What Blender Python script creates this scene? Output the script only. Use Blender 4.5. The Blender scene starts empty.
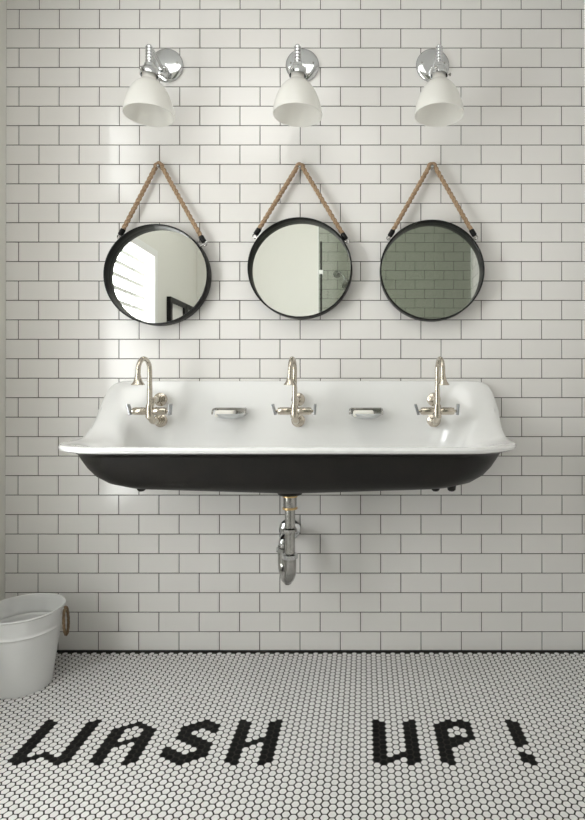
import bpy, math, random
from mathutils import Vector, Matrix
random.seed(7)
scene = bpy.context.scene
COL = scene.collection
PI = math.pi

# ------------------------------------------------------------------ camera constants
H = 1.011          # eye height
D = 2.093          # distance from camera to the tiled wall
F = 546.3          # focal length in pixels of a 585 px wide frame

# ------------------------------------------------------------------ materials
def mat(name, color, rough=0.5, metal=0.0, coat=0.0, noise=None, spec=None, bump=None, trans=0.0, sss=0.0):
    m = bpy.data.materials.new(name); m.use_nodes = True
    nt = m.node_tree; b = nt.nodes['Principled BSDF']
    b.inputs['Base Color'].default_value = (*color, 1)
    b.inputs['Roughness'].default_value = rough
    b.inputs['Metallic'].default_value = metal
    b.inputs['Coat Weight'].default_value = coat
    b.inputs['Coat Roughness'].default_value = 0.08
    b.inputs['Transmission Weight'].default_value = trans
    if spec is not None: b.inputs['Specular IOR Level'].default_value = spec
    if sss:
        b.inputs['Subsurface Weight'].default_value = sss
        b.inputs['Subsurface Radius'].default_value = (0.02, 0.018, 0.014)
        b.inputs['Subsurface Scale'].default_value = 0.5
    if noise:
        scale, c2, lo, hi = noise
        tc = nt.nodes.new('ShaderNodeTexCoord')
        n = nt.nodes.new('ShaderNodeTexNoise'); n.inputs['Scale'].default_value = scale
        n.inputs['Detail'].default_value = 4
        r = nt.nodes.new('ShaderNodeValToRGB')
        r.color_ramp.elements[0].position = lo; r.color_ramp.elements[0].color = (*color, 1)
        r.color_ramp.elements[1].position = hi; r.color_ramp.elements[1].color = (*c2, 1)
        nt.links.new(tc.outputs['Object'], n.inputs['Vector'])
        nt.links.new(n.outputs['Fac'], r.inputs['Fac'])
        nt.links.new(r.outputs['Color'], b.inputs['Base Color'])
    if bump:
        scale, strength = bump
        tc = nt.nodes.new('ShaderNodeTexCoord')
        n = nt.nodes.new('ShaderNodeTexNoise'); n.inputs['Scale'].default_value = scale
        n.inputs['Detail'].default_value = 3
        bp = nt.nodes.new('ShaderNodeBump'); bp.inputs['Strength'].default_value = strength
        bp.inputs['Distance'].default_value = 0.001
        nt.links.new(tc.outputs['Object'], n.inputs['Vector'])
        nt.links.new(n.outputs['Fac'], bp.inputs['Height'])
        nt.links.new(bp.outputs['Normal'], b.inputs['Normal'])
    return m

M = {}
M['tile'] = mat('glazed_tile', (0.765, 0.745, 0.72), 0.13, noise=(1.6, (0.79, 0.772, 0.75), 0.35, 0.65), bump=(9, 0.25))
M['grout'] = mat('grey_grout', (0.060, 0.054, 0.047), 0.9)
M['joint'] = mat('black_joint', (0.008, 0.008, 0.008), 0.6)
M['hex_white'] = mat('white_hexagon', (0.73, 0.72, 0.705), 0.42, noise=(60, (0.79, 0.78, 0.765), 0.3, 0.7))
M['hex_black'] = mat('black_hexagon', (0.004, 0.004, 0.004), 0.5, spec=0.12)
M['hex_grout'] = mat('dark_floor_grout', (0.042, 0.040, 0.036), 0.95, spec=0.1)
M['paint'] = mat('painted_wall', (0.76, 0.75, 0.70), 0.7, bump=(120, 0.15))
M['ceil'] = mat('ceiling_paint', (0.82, 0.815, 0.80), 0.8)
M['trim'] = mat('white_trim', (0.82, 0.82, 0.80), 0.4)
M['enamel'] = mat('white_enamel', (0.83, 0.83, 0.82), 0.16, coat=0.5)
M['iron'] = mat('black_painted_iron', (0.011, 0.010, 0.009), 0.42, spec=0.3, noise=(14, (0.017, 0.015, 0.013), 0.4, 0.75), bump=(160, 0.35))
M['nickel'] = mat('polished_nickel', (0.53, 0.48, 0.405), 0.2, 1.0)
M['chrome'] = mat('chrome', (0.60, 0.61, 0.615), 0.09, 1.0)
M['old_chrome'] = mat('worn_chrome', (0.36, 0.355, 0.34), 0.22, 1.0, noise=(40, (0.50, 0.49, 0.47), 0.3, 0.7))
M['brass'] = mat('raw_brass', (0.62, 0.44, 0.22), 0.3, 1.0)
M['lever'] = mat('grey_lever', (0.40, 0.41, 0.42), 0.2, 0.6)
M['mirror'] = mat('silvered_glass', (0.88, 0.90, 0.87), 0.0, 1.0)
M['frame'] = mat('black_metal_frame', (0.006, 0.006, 0.006), 0.42, spec=0.22)
M['rope'] = mat('jute_rope', (0.24, 0.145, 0.08), 0.85, noise=(260, (0.46, 0.33, 0.21), 0.3, 0.7), bump=(700, 0.4))
M['rope_dark'] = mat('brown_rope', (0.10, 0.06, 0.03), 0.85, noise=(260, (0.24, 0.16, 0.09), 0.3, 0.7), bump=(700, 0.8))
M['milk'] = mat('milk_glass', (0.91, 0.905, 0.88), 0.22, coat=0.4)
M['socket'] = mat('bronze_socket', (0.35, 0.22, 0.09), 0.35, 0.9)
M['soap'] = mat('white_soap', (0.84, 0.82, 0.76), 0.5, sss=0.2)
M['bucket'] = mat('white_enamelled_steel', (0.74, 0.74, 0.73), 0.33, noise=(5, (0.78, 0.78, 0.77), 0.3, 0.7))
M['paper'] = mat('white_mount', (0.75, 0.75, 0.72), 0.6)
M['ink'] = mat('dark_ink', (0.05, 0.05, 0.05), 0.6)

def translucent_mix(m, col, f):
    nt = m.node_tree; b = nt.nodes['Principled BSDF']
    t = nt.nodes.new('ShaderNodeBsdfTranslucent'); t.inputs['Color'].default_value = (*col, 1)
    mx = nt.nodes.new('ShaderNodeMixShader'); mx.inputs[0].default_value = f
    nt.links.new(b.outputs[0], mx.inputs[1]); nt.links.new(t.outputs[0], mx.inputs[2])
    nt.links.new(mx.outputs[0], nt.nodes['Material Output'].inputs['Surface'])
translucent_mix(M['milk'], (0.97, 0.96, 0.93), 0.5)

def glass_mat(name, col):
    m = bpy.data.materials.new(name); m.use_nodes = True
    nt = m.node_tree; nt.nodes.remove(nt.nodes['Principled BSDF'])
    out = nt.nodes['Material Output']
    t = nt.nodes.new('ShaderNodeBsdfTransparent'); t.inputs['Color'].default_value = (*col, 1)
    g = nt.nodes.new('ShaderNodeBsdfGlossy'); g.inputs['Roughness'].default_value = 0.0
    mx = nt.nodes.new('ShaderNodeMixShader')
    mx.inputs[0].default_value = 0.06; nt.links.new(t.outputs[0], mx.inputs[1]); nt.links.new(g.outputs[0], mx.inputs[2])
    nt.links.new(mx.outputs[0], out.inputs['Surface'])
    return m
M['green_glass'] = glass_mat('green_tinted_glass', (0.74, 0.76, 0.72))
M['clear_glass'] = glass_mat('clear_window_glass', (0.96, 0.97, 0.97))

# ------------------------------------------------------------------ mesh builder
class MB:
    def __init__(s): s.v = []; s.f = []; s.mi = []
    def add(s, vs, fs, mi=0):
        o = len(s.v); s.v += [tuple(p) for p in vs]
        for f in fs: s.f.append(tuple(i + o for i in f)); s.mi.append(mi)
    def box(s, a, b, mi=0, bev=0.0):
        x0, y0, z0 = a; x1, y1, z1 = b
        if bev <= 0:
            vs = [(x0,y0,z0),(x1,y0,z0),(x1,y1,z0),(x0,y1,z0),(x0,y0,z1),(x1,y0,z1),(x1,y1,z1),(x0,y1,z1)]
            s.add(vs, [(0,3,2,1),(4,5,6,7),(0,1,5,4),(1,2,6,5),(2,3,7,6),(3,0,4,7)], mi); return
        import bmesh
        bm = bmesh.new(); bmesh.ops.create_cube(bm, size=1)
        bmesh.ops.scale(bm, vec=(x1-x0, y1-y0, z1-z0), verts=bm.verts)
        bmesh.ops.translate(bm, vec=((x0+x1)/2, (y0+y1)/2, (z0+z1)/2), verts=bm.verts)
        bmesh.ops.bevel(bm, geom=list(bm.edges), offset=bev, segments=3, profile=0.6, affect='EDGES')
        bm.verts.index_update()
        s.add([v.co[:] for v in bm.verts], [[v.index for v in f.verts] for f in bm.faces], mi); bm.free()
    def rings(s, rings, cap0=False, cap1=False, mi=0):
        n = len(rings[0]); vs = [p for r in rings for p in r]; fs = []
        for i in range(len(rings) - 1):
            for j in range(n):
                k = (j + 1) % n
                fs.append((i*n + j, i*n + k, (i+1)*n + k, (i+1)*n + j))
        if cap0: fs.append(tuple(reversed(range(n))))
        if cap1: fs.append(tuple((len(rings)-1)*n + j for j in range(n)))
        s.add(vs, fs, mi)
    def lathe(s, prof, center=(0,0,0), axis=(0,0,1), n=32, cap0=False, cap1=False, mi=0, sx=1.0, sy=1.0):
        """prof: list of (radius, along axis)"""
        ax = Vector(axis).normalized(); q = Vector((0,0,1)).rotation_difference(ax)
        c = Vector(center); R = []
        for r, h in prof:
            R.append([c + q @ Vector((max(r,1e-5)*math.cos(2*PI*j/n)*sx, max(r,1e-5)*math.sin(2*PI*j/n)*sy, h)) for j in range(n)])
        s.rings(R, cap0, cap1, mi)
    def tube(s, path, rad, n=14, caps=True, twist=None, closed=False, mi=0):
        P = [Vector(p) for p in path]; m = len(P)
        T = []
        for i in range(m):
            if closed: t = P[(i+1) % m] - P[i-1]
            else: t = P[min(i+1, m-1)] - P[max(i-1, 0)]
            T.append(t.normalized())
        u = T[0].orthogonal().normalized(); R = []; L = 0
        for i in range(m):
            if i:
                u = T[i-1].rotation_difference(T[i]) @ u
                L += (P[i] - P[i-1]).length
            w = T[i].cross(u)
            r = rad[i] if isinstance(rad, (list, tuple)) else rad
            ring = []
            for j in range(n):
                a = 2*PI*j/n
                rr = r
                if twist:
                    lobes, pitch, amp = twist
                    rr = r*(1 - amp*(1 - abs(math.cos(lobes*0.5*(a - 2*PI*L/pitch)))))
                ring.append(P[i] + (u*math.cos(a) + w*math.sin(a))*rr)
            R.append(ring)
        if closed: R.append(R[0]); s.rings(R, False, False, mi)
        else: s.rings(R, caps, caps, mi)
    def build(s, name, mats, parent=None, smooth=True, loc=None):
        me = bpy.data.meshes.new(name); me.from_pydata(s.v, [], s.f)
        if not isinstance(mats, (list, tuple)): mats = [mats]
        for m in mats: me.materials.append(m)
        if len(mats) > 1: me.polygons.foreach_set('material_index', s.mi)
        if smooth:
            me.polygons.foreach_set('use_smooth', [True]*len(me.polygons))
            try: me.set_sharp_from_angle(angle=math.radians(38))
            except Exception: pass
        me.update()
        o = bpy.data.objects.new(name, me); COL.objects.link(o)
        if parent is not None:
            o.parent = parent
        if loc is not None: o.location = loc
        return o

def empty(name, loc, label, cat, group=None):
    o = bpy.data.objects.new(name, None); COL.objects.link(o); o.location = loc
    o.empty_display_size = 0.05
    o['label'] = label; o['category'] = cat
    if group: o['group'] = group
    return o
def structure(o): o['kind'] = 'structure'; return o
def copy_tree(o, parent=None):
    c = o.copy(); COL.objects.link(c)
    if parent is not None: c.parent = parent
    for ch in [x for x in bpy.data.objects if x.parent == o]:
        copy_tree(ch, c)
    return c
def relabel(o, label): o['label'] = label

def smooth_path(pts, n=8):
    P = [Vector(p) for p in pts]; P = [2*P[0]-P[1]] + P + [2*P[-1]-P[-2]]; out = []
    for i in range(1, len(P)-2):
        for k in range(n):
            t = k/n; a, b, c, d = P[i-1], P[i], P[i+1], P[i+2]
            out.append(0.5*((2*b) + (c-a)*t + (2*a-5*b+4*c-d)*t*t + (3*b-a-3*c+d)*t**3))
    out.append(P[-2]); return out
def interp(x, xs, ys):
    if x <= xs[0]: return ys[0]
    for i in range(len(xs)-1):
        if x <= xs[i+1]:
            t = (x-xs[i])/(xs[i+1]-xs[i]); return ys[i]*(1-t)+ys[i+1]*t
    return ys[-1]

# ------------------------------------------------------------------ the room
XL, XR = -1.378, 0.846
YB, YB2, XP = -2.30, -2.42, -0.366     # shower wall, far wall, jamb
ZC = 2.70
PX, PZ = 0.15435, 0.07462              # tile pitch
GX = 0.6775                            # a vertical joint in the even rows

def tiled_wall(name, u0, u1, z0, z1, place, ref):
    """place(u, w, z): w = height above the grout bed, towards the room"""
    mb = MB(); g = 0.0026; th = 0.0016; bv = 0.0010
    mb.add([place(u0,-0.012,z0), place(u1,-0.012,z0), place(u1,-0.012,z1), place(u0,-0.012,z1),
            place(u0,0,z0), place(u1,0,z0), place(u1,0,z1), place(u0,0,z1)],
           [(3,2,1,0),(4,5,6,7),(0,1,5,4),(1,2,6,5),(2,3,7,6),(3,0,4,7)], 1)
    r = 0
    while r*PZ < z1:
        off = ref + (PX/2 if r % 2 else 0)
        k = math.floor((u0-off)/PX)
        while off + k*PX < u1:
            a = max(off + k*PX + g/2, u0 + 0.0005); b = min(off + (k+1)*PX - g/2, u1 - 0.0005)
            c = max(r*PZ + g/2, z0 + 0.0005); d = min((r+1)*PZ - g/2, z1 - 0.0005)
            if b - a > 0.006 and d - c > 0.006:
                t = [random.uniform(-0.00016, 0.00016) for _ in range(3)]
                h = [th + t[0]+t[1], th + t[0]-t[1]+t[2], th - t[0]-t[1], th - t[0]+t[1]-t[2]]
                vs = [place(a,0,c), place(b,0,c), place(b,0,d), place(a,0,d),
                      place(a+bv*.3,h[0]*.6,c+bv*.3), place(b-bv*.3,h[1]*.6,c+bv*.3), place(b-bv*.3,h[2]*.6,d-bv*.3), place(a+bv*.3,h[3]*.6,d-bv*.3),
                      place(a+bv,h[0],c+bv), place(b-bv,h[1],c+bv), place(b-bv,h[2],d-bv), place(a+bv,h[3],d-bv)]
                fs = [(8,9,10,11)]
                for q in (0, 4):
                    for i in range(4): fs.append((q+i, q+(i+1)%4, q+4+(i+1)%4, q+4+i))
                mb.add(vs, fs, 0)
            k += 1
        r += 1
    return structure(mb.build(name, [M['tile'], M['grout']], smooth=False))

tiled_wall('wall_front', XL, XR, 0, ZC, lambda u,w,z: (u, 0.0016-w, z), GX)
tiled_wall('wall_right', YB, 0, 0, ZC, lambda u,w,z: (XR+0.0016-w, -(u-YB), z), 0.03)
tiled_wall('wall_shower', XP, XR, 0, ZC, lambda u,w,z: (u, YB-0.0016+w, z), GX+0.03)
# painted walls
WY0, WY1, WZ0, WZ1 = -1.49, -0.80, 0.36, 1.86      # the window seen in the left mirror
VY0, VY1, VZ0, VZ1 = -1.36, -0.80, 2.07, 2.56      # a transom window above it
t = 0.12
mb = MB()
ys = sorted({YB2, WY0, VY0, WY1, 0.02}); zs = sorted({0, WZ0, WZ1, VZ0, VZ1, ZC})
for i in range(len(ys)-1):
    for j in range(len(zs)-1):
        cy, cz = (ys[i]+ys[i+1])/2, (zs[j]+zs[j+1])/2
        if (WY0 < cy < WY1 and WZ0 < cz < WZ1) or (VY0 < cy < VY1 and VZ0 < cz < VZ1): continue
        mb.box((XL-t, ys[i], zs[j]), (XL, ys[i+1], zs[j+1]))
structure(mb.build('wall_left', M['paint'], smooth=False))
mb = MB(); mb.box((XL, YB2-0.1, 0), (XP, YB2, ZC))
structure(mb.build('wall_back', M['paint'], smooth=False))
mb = MB(); mb.box((XP-0.0, YB2, 0), (XP+0.1, YB-0.012, ZC)); mb.box((XP-0.012, YB2, 0), (XP, YB, ZC))
structure(mb.build('wall_jamb', M['trim'], smooth=False))
mb = MB(); mb.box((XL-t, YB2-0.1, ZC), (XR+0.02, 0.02, ZC+0.1))
structure(mb.build('ceiling', M['ceil'], smooth=False))
mb = MB(); mb.box((XL, -0.0035, 0.0005), (XR-0.004, 0.0005, 0.0052))
structure(mb.build('trim_1', M['joint'], smooth=False))

# hexagon floor with the words laid in black tiles: {column: half rows}
R = range
words = {}
def put(c, hs): words.setdefault(c, set()).update(hs)
# W
put(-54, R(0,17,2)); put(-53, R(1,18,2)); put(-52,[16]); put(-51,[15]); put(-50,[14]); put(-49,[15]); put(-48,[16])
put(-47, R(1,18,2)); put(-46, R(0,17,2))
# A
put(-42, R(4,17,2)); put(-41, R(3,18,2)); put(-40,[2,10]); put(-39,[1,9]); put(-38,[2,8]); put(-37, R(3,18,2)); put(-36, R(4,17,2))
# S
put(-32,[12,14]); put(-31,[3,5,7,13,15]); put(-30,[2,4,6,8,14,16]); put(-29,[1,3,7,9,15,17])
put(-28,[0,2,8,10,14,16]); put(-27,[1,3,9,11,13,15]); put(-26,[2,4,10,12,14])
# H
put(-22, R(0,17,2)); put(-21, R(1,18,2)); put(-20,[10]); put(-19,[9]); put(-18,[8]); put(-17, R(1,18,2)); put(-16, R(0,17,2))
# U
put(0, R(0,17,2)); put(1, R(1,18,2)); put(2,[16]); put(3,[15]); put(4,[14]); put(5, R(1,18,2)); put(6, R(0,17,2))
# P
put(10, R(2,17,2)); put(11, R(1,18,2)); put(12,[0,2,8,10]); put(13,[1,7,9]); put(14,[0,2,8]); put(15,[1,3,5,7])
# !
put(22, [0,2,4,6,8,10,14,16]); put(23, [1,3,5,7,9,15,17])

mb = MB()
ph = D/99.61; cw = ph*0.8660254
mb.box((XL, YB2, -0.02), (XR, 0, 0.0), 2)
hr = (ph - 0.0034)/2/math.cos(PI/6)    # corner radius
shape = []
for i in range(6):
    a0 = PI/3*i
    p = Vector((math.cos(a0), math.sin(a0)))
    pn = Vector((math.cos(a0+PI/3), math.sin(a0+PI/3))); pp = Vector((math.cos(a0-PI/3), math.sin(a0-PI/3)))
    shape.append(p*0.80 + pp*0.20); shape.append(p*0.955*1.0); shape.append(p*0.80 + pn*0.20)
ns = len(shape)
for c in range(-78, 60):
    x = (c + 1.77)*0.01807*H
    if x < XL + 0.006 or x > XR - 0.006: continue
    h = c % 2 - 42
    while True:
        k = h/2 + 20
        d = (98.67 - k)*ph; y = d - D   # positive towards the wall
        y = -(D - d)
        h += 2
        if y > -0.0105: continue
        if y < YB2 + 0.01 or (y < YB + 0.01 and x > XP - 0.02): break
        blk = (h-2) in words.get(c, ())
        jx, jy = random.uniform(-.00012,.00012), random.uniform(-.00012,.00012)
        tz = random.uniform(0.0008, 0.0011)
        base = [(x+jx+q.x*hr, y+jy+q.y*hr, 0.0001) for q in shape]
        top = [(x+jx+q.x*hr*0.955, y+jy+q.y*hr*0.955, tz) for q in shape]
        fs = [tuple(range(ns, 2*ns))] + [(i, (i+1)%ns, ns+(i+1)%ns, ns+i) for i in range(ns)]
        mb.add(base+top, fs, 1 if blk else 0)
# y grows towards the wall: row 0 of the text is nearest the wall
structure(mb.build('floor', [M['hex_white'], M['hex_black'], M['hex_grout']], smooth=False))

# window in the left wall, seen in the left mirror: frame, pane and wide shutter slats
def window(name, y0, y1, z0, z1, bars):
    w = bpy.data.objects.new(name, None); COL.objects.link(w); w.location = (XL, (y0+y1)/2, z0); structure(w)
    wp = lambda p: (p[0]-XL, p[1]-(y0+y1)/2, p[2]-z0)
    mb = MB(); fw = 0.045
    for a, b in (((XL-0.09, y0-fw, z0-fw), (XL+0.014, y0+0.004, z1+fw)), ((XL-0.09, y1-0.004, z0-fw), (XL+0.014, y1+fw, z1+fw)),
                 ((XL-0.09, y0, z1-0.004), (XL+0.014, y1, z1+fw)), ((XL-0.09, y0, z0-fw), (XL+0.024, y1, z0+0.004))):
        mb.box(wp(a), wp(b))
    mb.build('window_frame', M['trim'], w, smooth=False)
    mb = MB(); mb.box(wp((XL-0.086, y0, z0)), wp((XL-0.083, y1, z1))); mb.build('pane', M['clear_glass'], w, smooth=False)
    z = z0 + bars; s0 = None
    while z < z1 - 0.03:
        if s0 is None:
            mb = MB(); mb.box((-0.004, (y0-y1)/2+0.004, -0.012), (0.004, (y1-y0)/2-0.004, 0.012))
            s0 = mb.build('glazing_bar', M['trim'], w, smooth=False); o = s0
        else:
            o = s0.copy(); COL.objects.link(o); o.parent = w
        o.location = (-0.060, 0, z - z0); z += bars
window('window_1', WY0, WY1, WZ0, WZ1, 0.0765)
window('window_2', VY0, VY1, VZ0, VZ1, 0.275)

# framed prints on the left wall past the window, seen in the left mirror
def print_frame(y0, y1, z0, z1, label):
    e = empty('framed_print', (XL, (y0+y1)/2, z0), label, 'picture', 'framed prints reflected in the left mirror')
    hy, hz = (y1-y0)/2, z1-z0; b = 0.035
    mb = MB()
    mb.box((0.001,-hy,0),(0.03,-hy+b,hz)); mb.box((0.001,hy-b,0),(0.03,hy,hz)); mb.box((0.001,-hy+b,0),(0.03,hy-b,b)); mb.box((0.001,-hy+b,hz-b),(0.03,hy-b,hz))
    mb.build('frame', M['frame'], e, smooth=False)
    mb = MB(); mb.box((0.002,-hy+b,b),(0.012,hy-b,hz-b)); mb.build('mount', M['paper'], e, smooth=False)
    mb = MB(); rr = random.Random(3)
    for i in range(6):
        yy = rr.uniform(-hy*.4, hy*.4); zz = hz - b - 0.1 - rr.uniform(0, 0.12)
        mb.tube([(0.0135,yy,zz),(0.0135,yy+rr.uniform(-.01,.01),zz-0.04),(0.0135,yy+rr.uniform(-.02,.02),zz-0.07)], 0.003, 6)
    mb.build('drawing', M['ink'], e)
print_frame(-2.07, -1.735, 1.07, 1.64, 'black framed print reflected low in the left mirror, the larger-looking of two')
print_frame(-2.40, -2.08, 1.07, 1.64, 'second black framed print, cut off by the left mirror rim')

# shower screen and fittings behind the camera, seen in the middle and right mirrors
def pane_thing(x0, x1, y, label):
    e = empty('shower_screen', ((x0+x1)/2, y, 0.0012), label, 'shower screen')
    hw = (x1-x0)/2
    mb = MB(); mb.box((-hw,-0.004,0.012),(hw,0.004,2.45)); mb.build('glass_panel', M['green_glass'], e, smooth=False)
    mb = MB(); mb.box((-hw,-0.012,0),(hw,0.012,0.016)); mb.build('bottom_rail', M['chrome'], e, smooth=False)
pane_thing(-0.360, 0.53, -2.180, 'wide greenish glass shower panel, seen in the middle and right mirrors')
pane_thing(0.534, 0.83, -2.210, 'narrow greenish glass shower panel beside the corner, reflected in the right mirror')
e = empty('shower_rail', (-0.338, -2.145, 1.30), 'slim dark vertical rail with pale slider, reflected in the middle mirror', 'shower rail')
mb = MB(); mb.tube([(0,0,0),(0,0,0.83)], 0.007, 12); mb.build('rail', M['frame'], e)
mb = MB(); mb.box((-0.015,-0.012,0.58),(0.015,0.012,0.61), bev=0.004); mb.build('slider', M['trim'], e)
for zz in (0.03, 0.8):
    mb = MB(); mb.tube([(0,0,zz),(0,-0.0305,zz)],0.006,10); mb.build('bracket', M['chrome'], e)
e = empty('wall_shower', (-0.225, YB+0.001, 1.91), 'chrome shower head on bent arm, reflected in the middle mirror', 'shower head')
mb = MB(); mb.lathe([(0.0,0.012),(0.028,0.010),(0.03,0)], (0,0,0), (0,1,0), 20, True, True); mb.build('flange', M['chrome'], e)
mb = MB(); mb.tube(smooth_path([(0,0.005,0),(0.02,0.03,0.01),(0.05,0.05,-0.02),(0.07,0.058,-0.05)]), 0.008, 12); mb.build('arm', M['chrome'], e)
mb = MB(); mb.lathe([(0.008,0),(0.014,0.012),(0.045,0.05),(0.05,0.06),(0.0,0.062)], (0.068,0.056,-0.045), (0.35,0.15,-0.9), 24, True); mb.build('rose', M['old_chrome'], e)

# ------------------------------------------------------------------ trough sink
SX, SW, SD = -0.247, 0.742, 0.480
NB, NC, NS, NF = 44, 16, 14, 14
def loop(ins_s, ins_b, ins_f, rb, rf):
    rbx, rby = rb if isinstance(rb, tuple) else (rb, rb)
    x0, x1 = -SW+ins_s, SW-ins_s; yb = -0.002-ins_b; yf = -SD+ins_f
    pts = []
    def arc(cx, cy, rx, ry, a0, a1, n):
        for i in range(n): a = a0+(a1-a0)*i/n; pts.append((cx+rx*math.cos(a), cy+ry*math.sin(a)))
    def seg(a, b, n):
        for i in range(n): t = i/n; pts.append((a[0]+(b[0]-a[0])*t, a[1]+(b[1]-a[1])*t))
    seg((x1-rbx, yb), (x0+rbx, yb), NB)
    arc(x0+rbx, yb-rby, rbx, rby, PI/2, PI, NC)
    seg((x0, yb-rby), (x0, yf+rf), NS)
    arc(x0+rf, yf+rf, rf, rf, PI, 1.5*PI, NF)
    seg((x0+rf, yf), (x1-rf, yf), NB)
    arc(x1-rf, yf+rf, rf, rf, 1.5*PI, 2*PI, NF)
    seg((x1, yf+rf), (x1, yb-rby), NS)
    arc(x1-rbx, yb-rby, rbx, rby, 0, PI/2, NC)
    return pts
RY = [-0.24, -0.19, -0.15, -0.115, -0.09, -0.07, -0.052, -0.037, -0.024, -0.013, -0.004]
RZ = [0.832, 0.836, 0.849, 0.872, 0.899, 0.928, 0.960, 0.988, 1.012, 1.027, 1.034]
base = loop(0,0,0,0.075,0.20)
rim = [interp(p[1], RY, RZ) for p in base]
for _ in range(2): rim = [(rim[i-1]+2*rim[i]+rim[(i+1)%len(rim)])/4 for i in range(len(rim))]
def ring(ins, radii, zf):
    pts = loop(*ins, *radii)
    return [(p[0], p[1], zf(rim[i], p[0])) for i, p in enumerate(pts)]
mix = lambda a, b, f: a*(1-f)+b*f
sink = empty('trough_sink', (SX, 0, 0.64), 'long white enamel trough sink with black underside and high back, mounted on the tiled wall', 'sink')
def shift(rs): return [[(x, y, z-0.64) for x, y, z in r] for r in rs]
fall = lambda x: -0.018*(1-min(1,abs(x)/0.6))
rs = [ring((0.030,0.004,0.030),(0.06,0.18), lambda r,x: r-0.017),
      ring((0.010,0.001,0.010),(0.07,0.19), lambda r,x: r-0.0205),
      ring((0.002,0,0.002),(0.075,0.198), lambda r,x: r-0.016),
      ring((0,0,0),(0.075,0.20), lambda r,x: r-0.009),
      ring((0.003,0.002,0.003),(0.074,0.198), lambda r,x: r-0.002),
      ring((0.010,0.006,0.010),(0.074,0.195), lambda r,x: r),
      ring((0.022,0.012,0.022),((0.10,0.085),0.19), lambda r,x: r-0.001),
      ring((0.046,0.017,0.034),((0.115,0.09),0.185), lambda r,x: mix(r,0.81,0.06)-0.003),
      ring((0.075,0.021,0.042),((0.13,0.10),0.175), lambda r,x: mix(r,0.81,0.15)-0.006),
      ring((0.098,0.025,0.050),((0.135,0.11),0.165), lambda r,x: mix(r,0.80,0.29)-0.007),
      ring((0.118,0.029,0.056),((0.135,0.12),0.155), lambda r,x: mix(r,0.79,0.47)-0.006),
      ring((0.134,0.033,0.062),((0.13,0.125),0.15), lambda r,x: mix(r,0.785,0.66)-0.003),
      ring((0.148,0.038,0.068),((0.125,0.125),0.145), lambda r,x: mix(r,0.775,0.84)),
      ring((0.162,0.047,0.076),((0.12,0.12),0.14), lambda r,x: mix(r,0.76,0.96)),
      ring((0.185,0.065,0.088),((0.12,0.12),0.13), lambda r,x: 0.742),
      ring((0.230,0.085,0.110),((0.13,0.13),0.12), lambda r,x: 0.718+fall(x)*.5),
      ring((0.270,0.115,0.145),(0.10,0.10), lambda r,x: 0.705+fall(x)),
      ring((0.350,0.160,0.180),(0.05,0.05), lambda r,x: 0.700+fall(x)),
      ring((0.500,0.200,0.220),(0.02,0.02), lambda r,x: 0.698+fall(x))]
mb = MB(); mb.rings(shift(rs), False, True)
mb.build('enamel_basin', M['enamel'], sink)
ro = [ring((0.022,0.003,0.028),(0.06,0.18), lambda r,x: r-0.0185),
      ring((0.038,0.003,0.045),(0.05,0.17), lambda r,x: mix(r-0.022,0.80,0.75)),
      ring((0.048,0.003,0.056),(0.05,0.16), lambda r,x: mix(r-0.022,0.795,0.97)),
      ring((0.060,0.004,0.062),(0.05,0.155), lambda r,x: 0.775),
      ring((0.076,0.006,0.070),(0.06,0.15), lambda r,x: 0.750),
      ring((0.100,0.010,0.082),(0.07,0.14), lambda r,x: 0.724+fall(x)*.2),
      ring((0.134,0.020,0.100),(0.08,0.13), lambda r,x: 0.702+fall(x)*.5),
      ring((0.180,0.035,0.125),(0.08,0.12), lambda r,x: 0.689+fall(x)*.8),
      ring((0.250,0.060,0.160),(0.07,0.09), lambda r,x: 0.683+fall(x)),
      ring((0.340,0.100,0.185),(0.05,0.06), lambda r,x: 0.680+fall(x)),
      ring((0.520,0.150,0.220),(0.02,0.02), lambda r,x: 0.679+fall(x)*1.2)]
mb = MB(); mb.rings([list(reversed(r)) for r in shift(ro)], False, True)
mb.build('painted_underside', M['iron'], sink)['label'] = 'black painted cast iron underside'
DX = -0.012                                    # drain, relative to the sink centre
mb = MB(); mb.lathe([(0.075,0.032),(0.060,0.020),(0.046,0.010),(0.040,0.0),(0.028,-0.002)], (DX,-0.205,0.0), (0,0,1), 32, True, False)
mb.build('drain_boss', M['iron'], sink)
for fx in (-0.479, 0.476, 0.528):
    mb = MB(); mb.lathe([(0.016,0.024),(0.013,0.004),(0.008,0.0)], (fx,-0.318,0.033), (0,0,1), 14, False, True)
    mb.build('casting_lug', M['iron'], sink)

# ------------------------------------------------------------------ drain pipe and trap
tr = empty('drain_trap', (SX+DX, -0.205, 0.32), 'chrome and brass drain pipe with U-shaped trap below the black sink', 'drain pipe')
def T(parts_, name, m, label=None):
    mb = MB()
    for k, a in parts_: getattr(mb, k)(**a)
    o = mb.build(name, m, tr)
    if label: o['label'] = label
    return o
T([('lathe', dict(prof=[(0.024,0.312),(0.026,0.312),(0.026,0.318),(0.022,0.318)], n=28, cap0=True, cap1=True))], 'brass_ring', M['brass'], 'raw brass ring')
T([('lathe', dict(prof=[(0.0225,0.276),(0.0235,0.280),(0.0235,0.312),(0.020,0.313)], n=28, cap0=True, cap1=True))], 'collar', M['old_chrome'])
T([('lathe', dict(prof=[(0.024,0.270),(0.026,0.270),(0.026,0.276),(0.022,0.277)], n=28, cap0=True, cap1=True))], 'brass_ring', M['brass'], 'raw brass ring')
T([('tube', dict(path=[(0,0,0.276),(0,0,0.10)], rad=0.0178, n=24))], 'tailpiece', M['old_chrome'])
T([('lathe', dict(prof=[(0.018,0.190),(0.0255,0.192),(0.0255,0.202),(0.018,0.206)], n=8, cap0=True, cap1=True))], 'slip_nut', M['old_chrome'])
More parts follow.
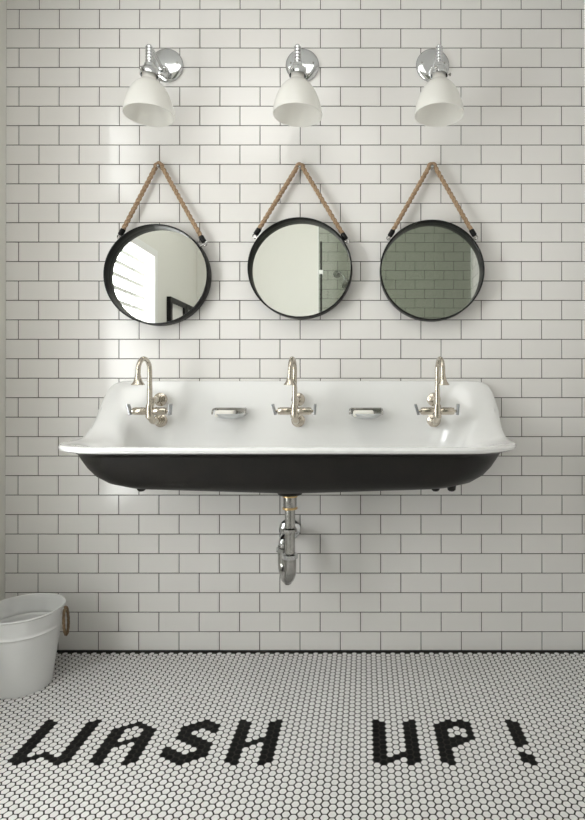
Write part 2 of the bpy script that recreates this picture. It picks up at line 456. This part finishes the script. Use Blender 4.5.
T([('lathe', dict(prof=[(0.018,0.098),(0.027,0.100),(0.0275,0.114),(0.020,0.118)], n=8, cap0=True, cap1=True))], 'slip_nut', M['chrome'])
ax, ay = -0.034, 0.085
ub = smooth_path([(0,0,0.112),(0,0,0.065),(0.05*ax,0.05*ay,0.046),(0.25*ax,0.25*ay,0.027),(0.5*ax,0.5*ay,0.021),(0.75*ax,0.75*ay,0.029),(0.95*ax,0.95*ay,0.048),(ax,ay,0.075),(ax,ay,0.12)], 6)
T([('tube', dict(path=ub, rad=0.0215, n=24))], 'trap_bend', M['old_chrome'])
T([('lathe', dict(prof=[(0.011,-0.024),(0.0125,-0.022),(0.0125,-0.008),(0.014,-0.006)], center=(0.35*ax,0.35*ay,0.024), n=6, cap0=True))], 'cleanout_plug', M['old_chrome'])
T([('lathe', dict(prof=[(0.020,0.096),(0.027,0.098),(0.027,0.112),(0.020,0.116)], center=(ax,ay,0), n=8, cap0=True, cap1=True))], 'slip_nut', M['chrome'])
arm = smooth_path([(ax,ay,0.112),(ax,ay,0.134),(ax*.9,ay+0.012,0.145),(ax*.85,ay+0.04,0.147),(ax*.85,0.200,0.147)], 6)
T([('tube', dict(path=arm, rad=0.0185, n=24))], 'trap_arm', M['chrome'])
T([('lathe', dict(prof=[(0.042,0.0),(0.041,0.006),(0.030,0.014),(0.020,0.016)], center=(ax*.85,0.2050,0.147), axis=(0,-1,0), n=32, cap0=True))], 'wall_flange', M['chrome'])

# ------------------------------------------------------------------ faucets
def make_faucet(side, label):
    """origin: on the back of the sink, midway between the two wall connections; side = sideways lean of the swivel spout"""
    e = empty('wall_faucet', (0,0,0), label, 'faucet', 'faucets on the back of the trough sink')
    for zz in (0.039, -0.039):
        mb = MB(); mb.lathe([(0.0255,0),(0.0255,0.004),(0.021,0.008),(0.016,0.010),(0.016,0.014),(0.013,0.016)], (0,0,zz), (0,-1,0), 30, True, True)
        mb.build('escutcheon', M['nickel'], e)
    mb = MB()
    for s in (1,-1):
        mb.tube(smooth_path([(0,-0.010,s*0.039),(0,-0.050,s*0.039),(0,-0.078,s*0.036),(0,-0.094,s*0.022),(0,-0.100,s*0.006)],5), 0.0115, 18)
        mb.lathe([(0.0115,0),(0.0155,0.002),(0.0155,0.014),(0.0115,0.016)], (0,-0.026,s*0.039), (0,-1,0), 6, True, True)
    mb.tube([(0,-0.100,-0.030),(0,-0.103,-0.022),(0,-0.104,0.0),(0,-0.104,0.022)], [0.008,0.0145,0.0160,0.013], 20)
    mb.build('mixer_body', M['nickel'], e)
    for s in (-1, 1):
        mb = MB()
        mb.lathe([(0.010,0.0),(0.0125,0.010),(0.0138,0.014),(0.0138,0.046),(0.0125,0.048),(0.0125,0.053),(0.006,0.054),(0.0045,0.066)], (s*0.006,-0.104,0.0), (s,0,0), 24, True, True)
        mb.build('valve', M['nickel'], e)
        mb = MB()
        q = [(s*0.066,-0.104,-0.012),(s*0.068,-0.104,0.010),(s*0.076,-0.102,0.012),(s*0.076,-0.102,-0.008)]
        bx = MB(); bx.box((-0.0045,-0.011,-0.018),(0.0045,0.011,0.022), bev=0.0025)
        a = math.radians(-4 if s > 0 else 16) 
        vs = [(x*math.cos(a)-z*math.sin(a)+s*0.072, y-0.104, x*math.sin(a)+z*math.cos(a)+0.004) for x,y,z in bx.v]
        mb.add(vs, bx.f); mb.build('lever_handle', M['lever'], e)['label'] = 'grey lever handle'
    # spout: rises, arches over towards the front and ends in a flared rose
    rot = Matrix.Rotation(side, 3, 'Z')
    def sp(p): v = rot @ Vector((p[0], p[1]+0.104, p[2])); return (v.x, v.y-0.104, v.z)
    path = [(0,-0.104,0.012),(0,-0.104,0.06),(0,-0.104,0.125)]
    for i in range(1, 10):
        a = PI*i/9.5; path.append((0,-0.104-0.040*(1-math.cos(a)), 0.142+0.042*math.sin(a)))
    path.append((0,-0.186,0.118))
    pth = smooth_path([sp(p) for p in path], 4)
    rad = [0.0092 if i < 6 else 0.0082 for i in range(len(pth))]
    mb = MB(); mb.tube(pth, rad, 18); mb.lathe([(0.012,0),(0.0125,0.006),(0.0095,0.014)], sp((0,-0.104,0.014)), (0,0,1), 20, True, True)
    mb.build('gooseneck_spout', M['nickel'], e)
    mb = MB(); mb.lathe([(0.0082,0.012),(0.0095,0.004),(0.0115,-0.006),(0.0150,-0.016),(0.0215,-0.025),(0.0225,-0.028),(0.0205,-0.028),(0.012,-0.016)], sp((0,-0.186,0.120)), (0,0,1), 28, True, False)
    mb.build('flared_rose', M['nickel'], e)
    return e
FZ = 0.9255
for x, side, lab in ((-0.763, -0.10, 'leftmost polished nickel gooseneck faucet on the sink back, below the left mirror'),
                     (-0.250, -0.06, 'middle polished nickel gooseneck faucet, between the two soap dishes'),
                     (0.2565, 0.10, 'rightmost polished nickel gooseneck faucet, below the right mirror')):
    f = make_faucet(side, lab); f.location = (x, -0.047 if abs(x+0.25) < 0.1 else -0.052, FZ)

# ------------------------------------------------------------------ soap dishes with bars of soap
def make_dish(x, label, soaplabel, sx, sw):
    e = empty('soap_dish', (x,-0.046,0.893), label, 'soap dish', 'soap dishes on the back of the sink')
    n = 24
    def half(a, b, z):
        return [(a*math.cos(PI+PI*i/(n-1)), b*math.sin(PI+PI*i/(n-1)), z) for i in range(n)] + [(a*(1-2*i/9), 0.0, z) for i in range(1,9)]
    mb = MB()
    mb.rings([half(.030,.040,0.0), half(.044,.056,0.003), half(.056,.068,0.011), half(.061,.074,0.018), half(.062,.075,0.020), half(.058,.071,0.019), half(.050,.060,0.010), half(.030,.040,0.008)], True, True)
    mb.build('tray', M['chrome'], e)
    mb = MB(); mb.box((-.058,-0.004,0.012),(.058,0.004,0.040), bev=0.003)
    mb.build('back_plate', M['old_chrome'], e)
    mb = MB()
    for s in (-1,1):
        mb.tube(smooth_path([(s*.057,-0.004,0.036),(s*.059,-0.022,0.036),(s*.060,-0.034,0.030),(s*.060,-0.040,0.018)],5), 0.0032, 10)
    mb.tube([(-.057,-0.006,0.038),(.057,-0.006,0.038)], 0.003, 10)
    mb.build('guard_wire', M['old_chrome'], e)
    mb = MB(); mb.box((-sw,-0.022,-0.012),(sw,0.022,0.012), bev=0.009)
    b = mb.build('soap_bar', M['soap'], loc=(x+sx, -0.046-0.034, 0.893+0.0205))
    b['label'] = soaplabel; b['category'] = 'soap'; b['group'] = 'bars of soap in the dishes'
make_dish(-0.502, 'small chrome soap dish between the left and middle faucets', 'cream bar of soap in the left soap dish', -0.012, 0.036)
make_dish(0.004, 'small chrome soap dish between the middle and right faucets', 'white bar of soap in the right soap dish', -0.010, 0.038)

# ------------------------------------------------------------------ mirrors on ropes
def make_mirror(x, z, ends, apex, label, peglabel):
    e = empty('hanging_mirror', (x, -0.0005, z), label, 'mirror', 'round mirrors on ropes above the sink')
    rx, rz = 0.196, 0.1885
    sy = rz/rx
    mb = MB()
    prof = [(0.191,0.002),(0.1945,0.002),(0.196,0.004),(0.196,0.051),(0.1945,0.053),(0.1915,0.053),(0.190,0.051),(0.190,0.004)]
    ax = [[(r*math.cos(2*PI*j/96), -h, r*sy*math.sin(2*PI*j/96)) for j in range(96)] for r, h in prof+[prof[0]]]
    mb.rings(ax)
    mb.build('round_frame', M['frame'], e)
    mb = MB(); 
    mb.rings([[(r*math.cos(2*PI*j/96), -h, r*sy*math.sin(2*PI*j/96)) for j in range(96)] for r, h in ((0.1903,0.006),(0.1903,0.018))], True, True)
    mb.build('mirror_glass', M['mirror'], e)
    # rope over the peg
    A = Vector((apex[0]-x, -0.022, apex[1]-z)); E = [Vector((a-x, -0.036, b-z)) for a, b in ends]
    R0 = 0.0125
    d0 = (E[0]-A).normalized(); d1 = (E[1]-A).normalized()
    path = []
    n0 = 150
    p0 = A + Vector((-R0*0.95, 0, -0.004)); p1 = A + Vector((R0*0.95, 0, -0.004))
    for i in range(n0): path.append(E[0].lerp(p0, i/n0))
    for i in range(0, 13):
        a = PI - 0.35 - (PI-0.7)*i/12; path.append(A + Vector((R0*math.cos(a), 0, R0*math.sin(a)-0.004)))
    for i in range(1, n0+1): path.append(p1.lerp(E[1], i/n0))
    mb = MB(); mb.tube(path, 0.0090, 24, True, twist=(3, 0.056, 0.48))
    mb.build('rope', M['rope'], e)
    for k, P in enumerate(E):
        d = (A - P).normalized()
        mb = MB(); mb.tube([P - d*0.012, P - d*0.009, P + d*0.014, P + d*0.016], [0.006,0.0098,0.0098,0.008], 16)
        mb.build('rope_cap', M['frame'], e)
        mb = MB(); c = P - d*0.018; s = 0.008
        mb.tube([c + Vector((s*math.cos(t*PI/8)*0.8, 0, s*math.sin(t*PI/8))) for t in range(16)], 0.0022, 8, closed=True)
        inn = Vector((-c.x, 0, -c.z)).normalized()
        q = Vector((c.x/ rx, 0, c.z/rz)); sc = 0.194/ rx / q.length
        mb.tube([c, Vector((c.x*sc, c.y, c.z*sc))], 0.0030, 8)
        mb.build('ring_bracket', M['old_chrome'], e)
    mb = MB(); mb.lathe([(0.0035,0.0),(0.0035,0.030),(0.0055,0.031),(0.0055,0.034),(0.003,0.036)], (0,0,0), (0,-1,0), 16, True, True)
    p = mb.build('wall_peg', M['old_chrome'], loc=(apex[0], 0.0, apex[1]-0.004))
    p['label'] = peglabel; p['category'] = 'hook'; p['group'] = 'pegs holding the mirror ropes'
make_mirror(-0.783, 1.433, [(-0.918,1.592),(-0.611,1.566)], (-0.782,1.851), 'round black framed mirror on the left, reflecting the bright shuttered window', 'small peg holding the rope of the left mirror')
make_mirror(-0.244, 1.458, [(-0.407,1.594),(-0.077,1.576)], (-0.247,1.847), 'round black framed mirror in the middle, reflecting pale wall and shower', 'small peg holding the rope of the middle mirror')
make_mirror(0.2516, 1.449, [(0.098,1.588),(0.408,1.590)], (0.255,1.849), 'round black framed mirror on the right, reflecting only green-grey tiles', 'small peg holding the rope of the right mirror')

# ------------------------------------------------------------------ wall sconces
def make_sconce(x, swing, label):
    e = empty('wall_sconce', (x, 0, 2.243), label, 'wall light', 'wall sconces above the mirrors')
    mb = MB(); mb.lathe([(0.063,0.0),(0.064,0.006),(0.061,0.011),(0.052,0.0145),(0.035,0.017),(0.018,0.018),(0.0,0.0185)], (0,0,0), (0,-1,0), 48, True, False)
    mb.build('backplate', M['chrome'], e)
    for sx in (-1,1):
        mb = MB(); mb.lathe([(0.004,0),(0.004,0.003),(0.0,0.0045)], (sx*0.043,-0.0135,0.004), (0,-1,0), 12, True, False)
        mb.build('screw', M['old_chrome'], e)
    mb = MB()
    mb.lathe([(0.017,0.0),(0.015,0.020),(0.012,0.028)], (0,-0.012,-0.036), (0,-1,0), 24, True, True)
    mb.lathe([(0.0,-0.014),(0.010,-0.012),(0.0125,0),(0.010,0.012),(0.0,0.014)], (0,-0.046,-0.038), (1,0,0), 20)
    mb.lathe([(0.008,0),(0.008,0.004),(0.004,0.008)], (0.013,-0.046,-0.038), (1,0,0), 12, True, True)
    mb.build('mount_knuckle', M['chrome'], e)
    L = 0.170
    dx, dy = math.sin(swing), -math.cos(swing)
    def P(d, z): return (dx*(d-0.046), -0.046+dy*(d-0.046), z)
    mb = MB()
    mb.tube(smooth_path([P(0.046,-0.040),P(0.075,-0.036),P(0.110,-0.030),P(0.140,-0.025),P(0.160,-0.028),P(L,-0.046)],7), 0.0058, 14)
    mb.tube(smooth_path([P(0.046,-0.046),P(0.080,-0.062),P(0.115,-0.070),P(0.150,-0.074),P(L-0.004,-0.078)],7), 0.0040, 12)
    mb.build('arm', M['chrome'], e)
    sx_, sy_, _ = P(L, 0)
    mb = MB()
    pr = [(0.003,-0.024),(0.0075,-0.026),(0.0080,-0.032)]
    for i in range(5):
        zz = -0.034 - i*0.0112; pr += [(0.0130,zz),(0.0130,zz-0.005),(0.0105,zz-0.007),(0.0105,zz-0.0105)]
    pr += [(0.017,-0.094),(0.0205,-0.108)]
    mb.lathe(pr, (sx_,sy_,0.0), (0,0,1), 28, True, True)
    mb.build('lamp_holder', M['chrome'], e)
    mb = MB()
    mb.lathe([(0.0205,-0.106),(0.0285,-0.112),(0.0315,-0.118),(0.0315,-0.134),(0.0290,-0.134),(0.0290,-0.120)], (sx_,sy_,0.0), (0,0,1), 32, False, False)
    mb.build('shade_fitter', M['chrome'], e)
    for k in range(3):
        a = 2*PI*k/3 + 0.12
        mb = MB()
        c = (sx_+0.031*math.cos(a), sy_+0.031*math.sin(a), -0.127); d = (math.cos(a), math.sin(a), 0)
        mb.lathe([(0.0022,0.0),(0.0022,0.006),(0.0055,0.007),(0.0055,0.011),(0.003,0.012)], c, d, 10, True, True)
        mb.build('thumb_screw', M['old_chrome'], e)
    prof = [(0.0230,-0.124),(0.0240,-0.140),(0.0275,-0.151),(0.038,-0.160),(0.0505,-0.172),(0.061,-0.187),(0.0705,-0.206),(0.0785,-0.228),(0.0840,-0.250),(0.0868,-0.272)]
    out = smooth_path([(r,0,h) for r,h in prof], 3); out = [(p.x,p.z) for p in out]
    inn = [(r-0.003, h) for r,h in reversed(out)]
    mb = MB(); mb.lathe(out + [(0.0868,-0.274),(0.0848,-0.274)] + inn[1:], (sx_,sy_,0), (0,0,1), 48, False, False)
    mb.build('glass_shade', M['milk'], e)['label'] = 'white milk glass bell shade'
    mb = MB(); mb.lathe([(0.015,-0.122),(0.0155,-0.168),(0.012,-0.170)], (sx_,sy_,0), (0,0,1), 20, True, True)
    mb.build('bulb_socket', M['socket'], e)
    return e
make_sconce(-0.760, -0.01, 'left chrome wall sconce with white glass shade, above the left mirror')
make_sconce(-0.240, 0.02, 'middle chrome wall sconce with white glass shade, above the middle mirror')
make_sconce(0.259, 0.02, 'right chrome wall sconce with white glass shade, above the right mirror')

# ------------------------------------------------------------------ bucket
bk = empty('bucket', (-1.163, -0.233, 0.0012), 'white enamelled metal bucket with rope handle on the hexagon floor in the left corner', 'bucket')
def br(z): return 0.088 + (0.124-0.088)*z/0.26
mb = MB()
pr = [(0.02,0.006),(br(0)-0.006,0.006),(br(0)-0.004,0.0),(br(0),0.0),(br(0)+0.0015,0.004)]
for i in range(1, 60):
    zz = 0.004 + (0.250-0.004)*i/60
    b = 0.0032*math.exp(-((zz-0.197)/0.0035)**2)
    pr.append((br(zz)+0.0005+b, zz))
pr += [(br(0.252),0.252),(br(.254)+0.003,0.254),(br(.258)+0.0045,0.258),(br(.262)+0.003,0.2615),(br(.26)-0.001,0.2605),(br(.256)-0.002,0.256)]
for i in range(59, 0, -1):
    zz = 0.006 + (0.250-0.006)*i/60
    b = 0.0030*math.exp(-((zz-0.197)/0.0035)**2)
    pr.append((br(zz)-0.0015+b, zz))
pr.append((0.02,0.010))
mb.lathe(pr, (0,0,0), (0,0,1), 96, True, True)
mb.build('body', M['bucket'], bk)
for s in (0.16, 0.16+PI):
    ca, sa = math.cos(s), math.sin(s); zt = 0.250; rr = br(zt)
    def Q(r, t, z): return (ca*r - sa*t, sa*r + ca*t, z)
    for t_ in (-0.010, 0.010):
        mb = MB(); mb.tube(smooth_path([Q(rr-0.001,t_,zt),Q(rr+0.009,t_,zt+0.003),Q(rr+0.012,t_,zt-0.006),Q(rr+0.006,t_,zt-0.012),Q(rr-0.002,t_,zt-0.012)],4), 0.0020, 8)
        mb.build('handle_eye', M['bucket'], bk)
    pts = []
    for i in range(48):
        a = 2*PI*i/48
        pts.append(Q(rr+0.012 + 0.004*(1-math.cos(a))/2, 0.021*math.sin(a), zt-0.044+0.047*math.cos(a)))
    mb = MB(); mb.tube(pts, 0.0050, 14, closed=True, twist=(3, 0.05, 0.3))
    mb.build('rope_handle', M['rope_dark'], bk)['label'] = 'brown twisted rope loop handle'

# ------------------------------------------------------------------ lights
def area(name, loc, target, sx, sy, power, color):
    l = bpy.data.lights.new(name, 'AREA'); l.shape = 'RECTANGLE'; l.size = sx; l.size_y = sy; l.energy = power; l.color = color
    o = bpy.data.objects.new(name, l); COL.objects.link(o); o.location = loc
    o.rotation_euler = (Vector(target)-Vector(loc)).to_track_quat('-Z','Y').to_euler()
    return o
area('window_daylight', (XL-0.135, -1.32, 1.11), (0.0, -1.32, 1.11), 1.25, 1.65, 76, (1.0, 0.99, 0.97))
area('transom_daylight', (XL-0.135, -1.15, 2.32), (0.0, -1.15, 2.30), 0.9, 0.55, 9, (1.0, 0.99, 0.97))
area('ceiling_fill', (-0.5, -1.35, ZC-0.03), (-0.5, -1.35, 0), 1.1, 1.1, 10, (1.0, 0.985, 0.95))  # added soft fill below the ceiling to even out the room, no fixture there

wd = bpy.data.worlds.new('world'); scene.world = wd; wd.use_nodes = True
bg = wd.node_tree.nodes['Background']; bg.inputs[0].default_value = (0.92, 0.96, 1.0, 1); bg.inputs[1].default_value = 4.0

# ------------------------------------------------------------------ camera
cam = bpy.data.cameras.new('camera'); co = bpy.data.objects.new('camera', cam); COL.objects.link(co)
tilt = math.radians(0.22)
co.location = (0, -D, H); co.rotation_euler = (PI/2 + tilt, 0, 0)
cam.sensor_fit = 'HORIZONTAL'; cam.sensor_width = 36.0; cam.lens = 36.0*F/585
cam.shift_x = -(365.0-292.5)/585
cam.shift_y = -(410.0-(387.0 - F*math.tan(tilt)))/585
cam.clip_start = 0.02
scene.camera = co
vs = scene.view_settings
vs.view_transform = 'Standard'; vs.look = 'None'; vs.exposure = -0.03; vs.gamma = 1.0; vs.use_curve_mapping = False
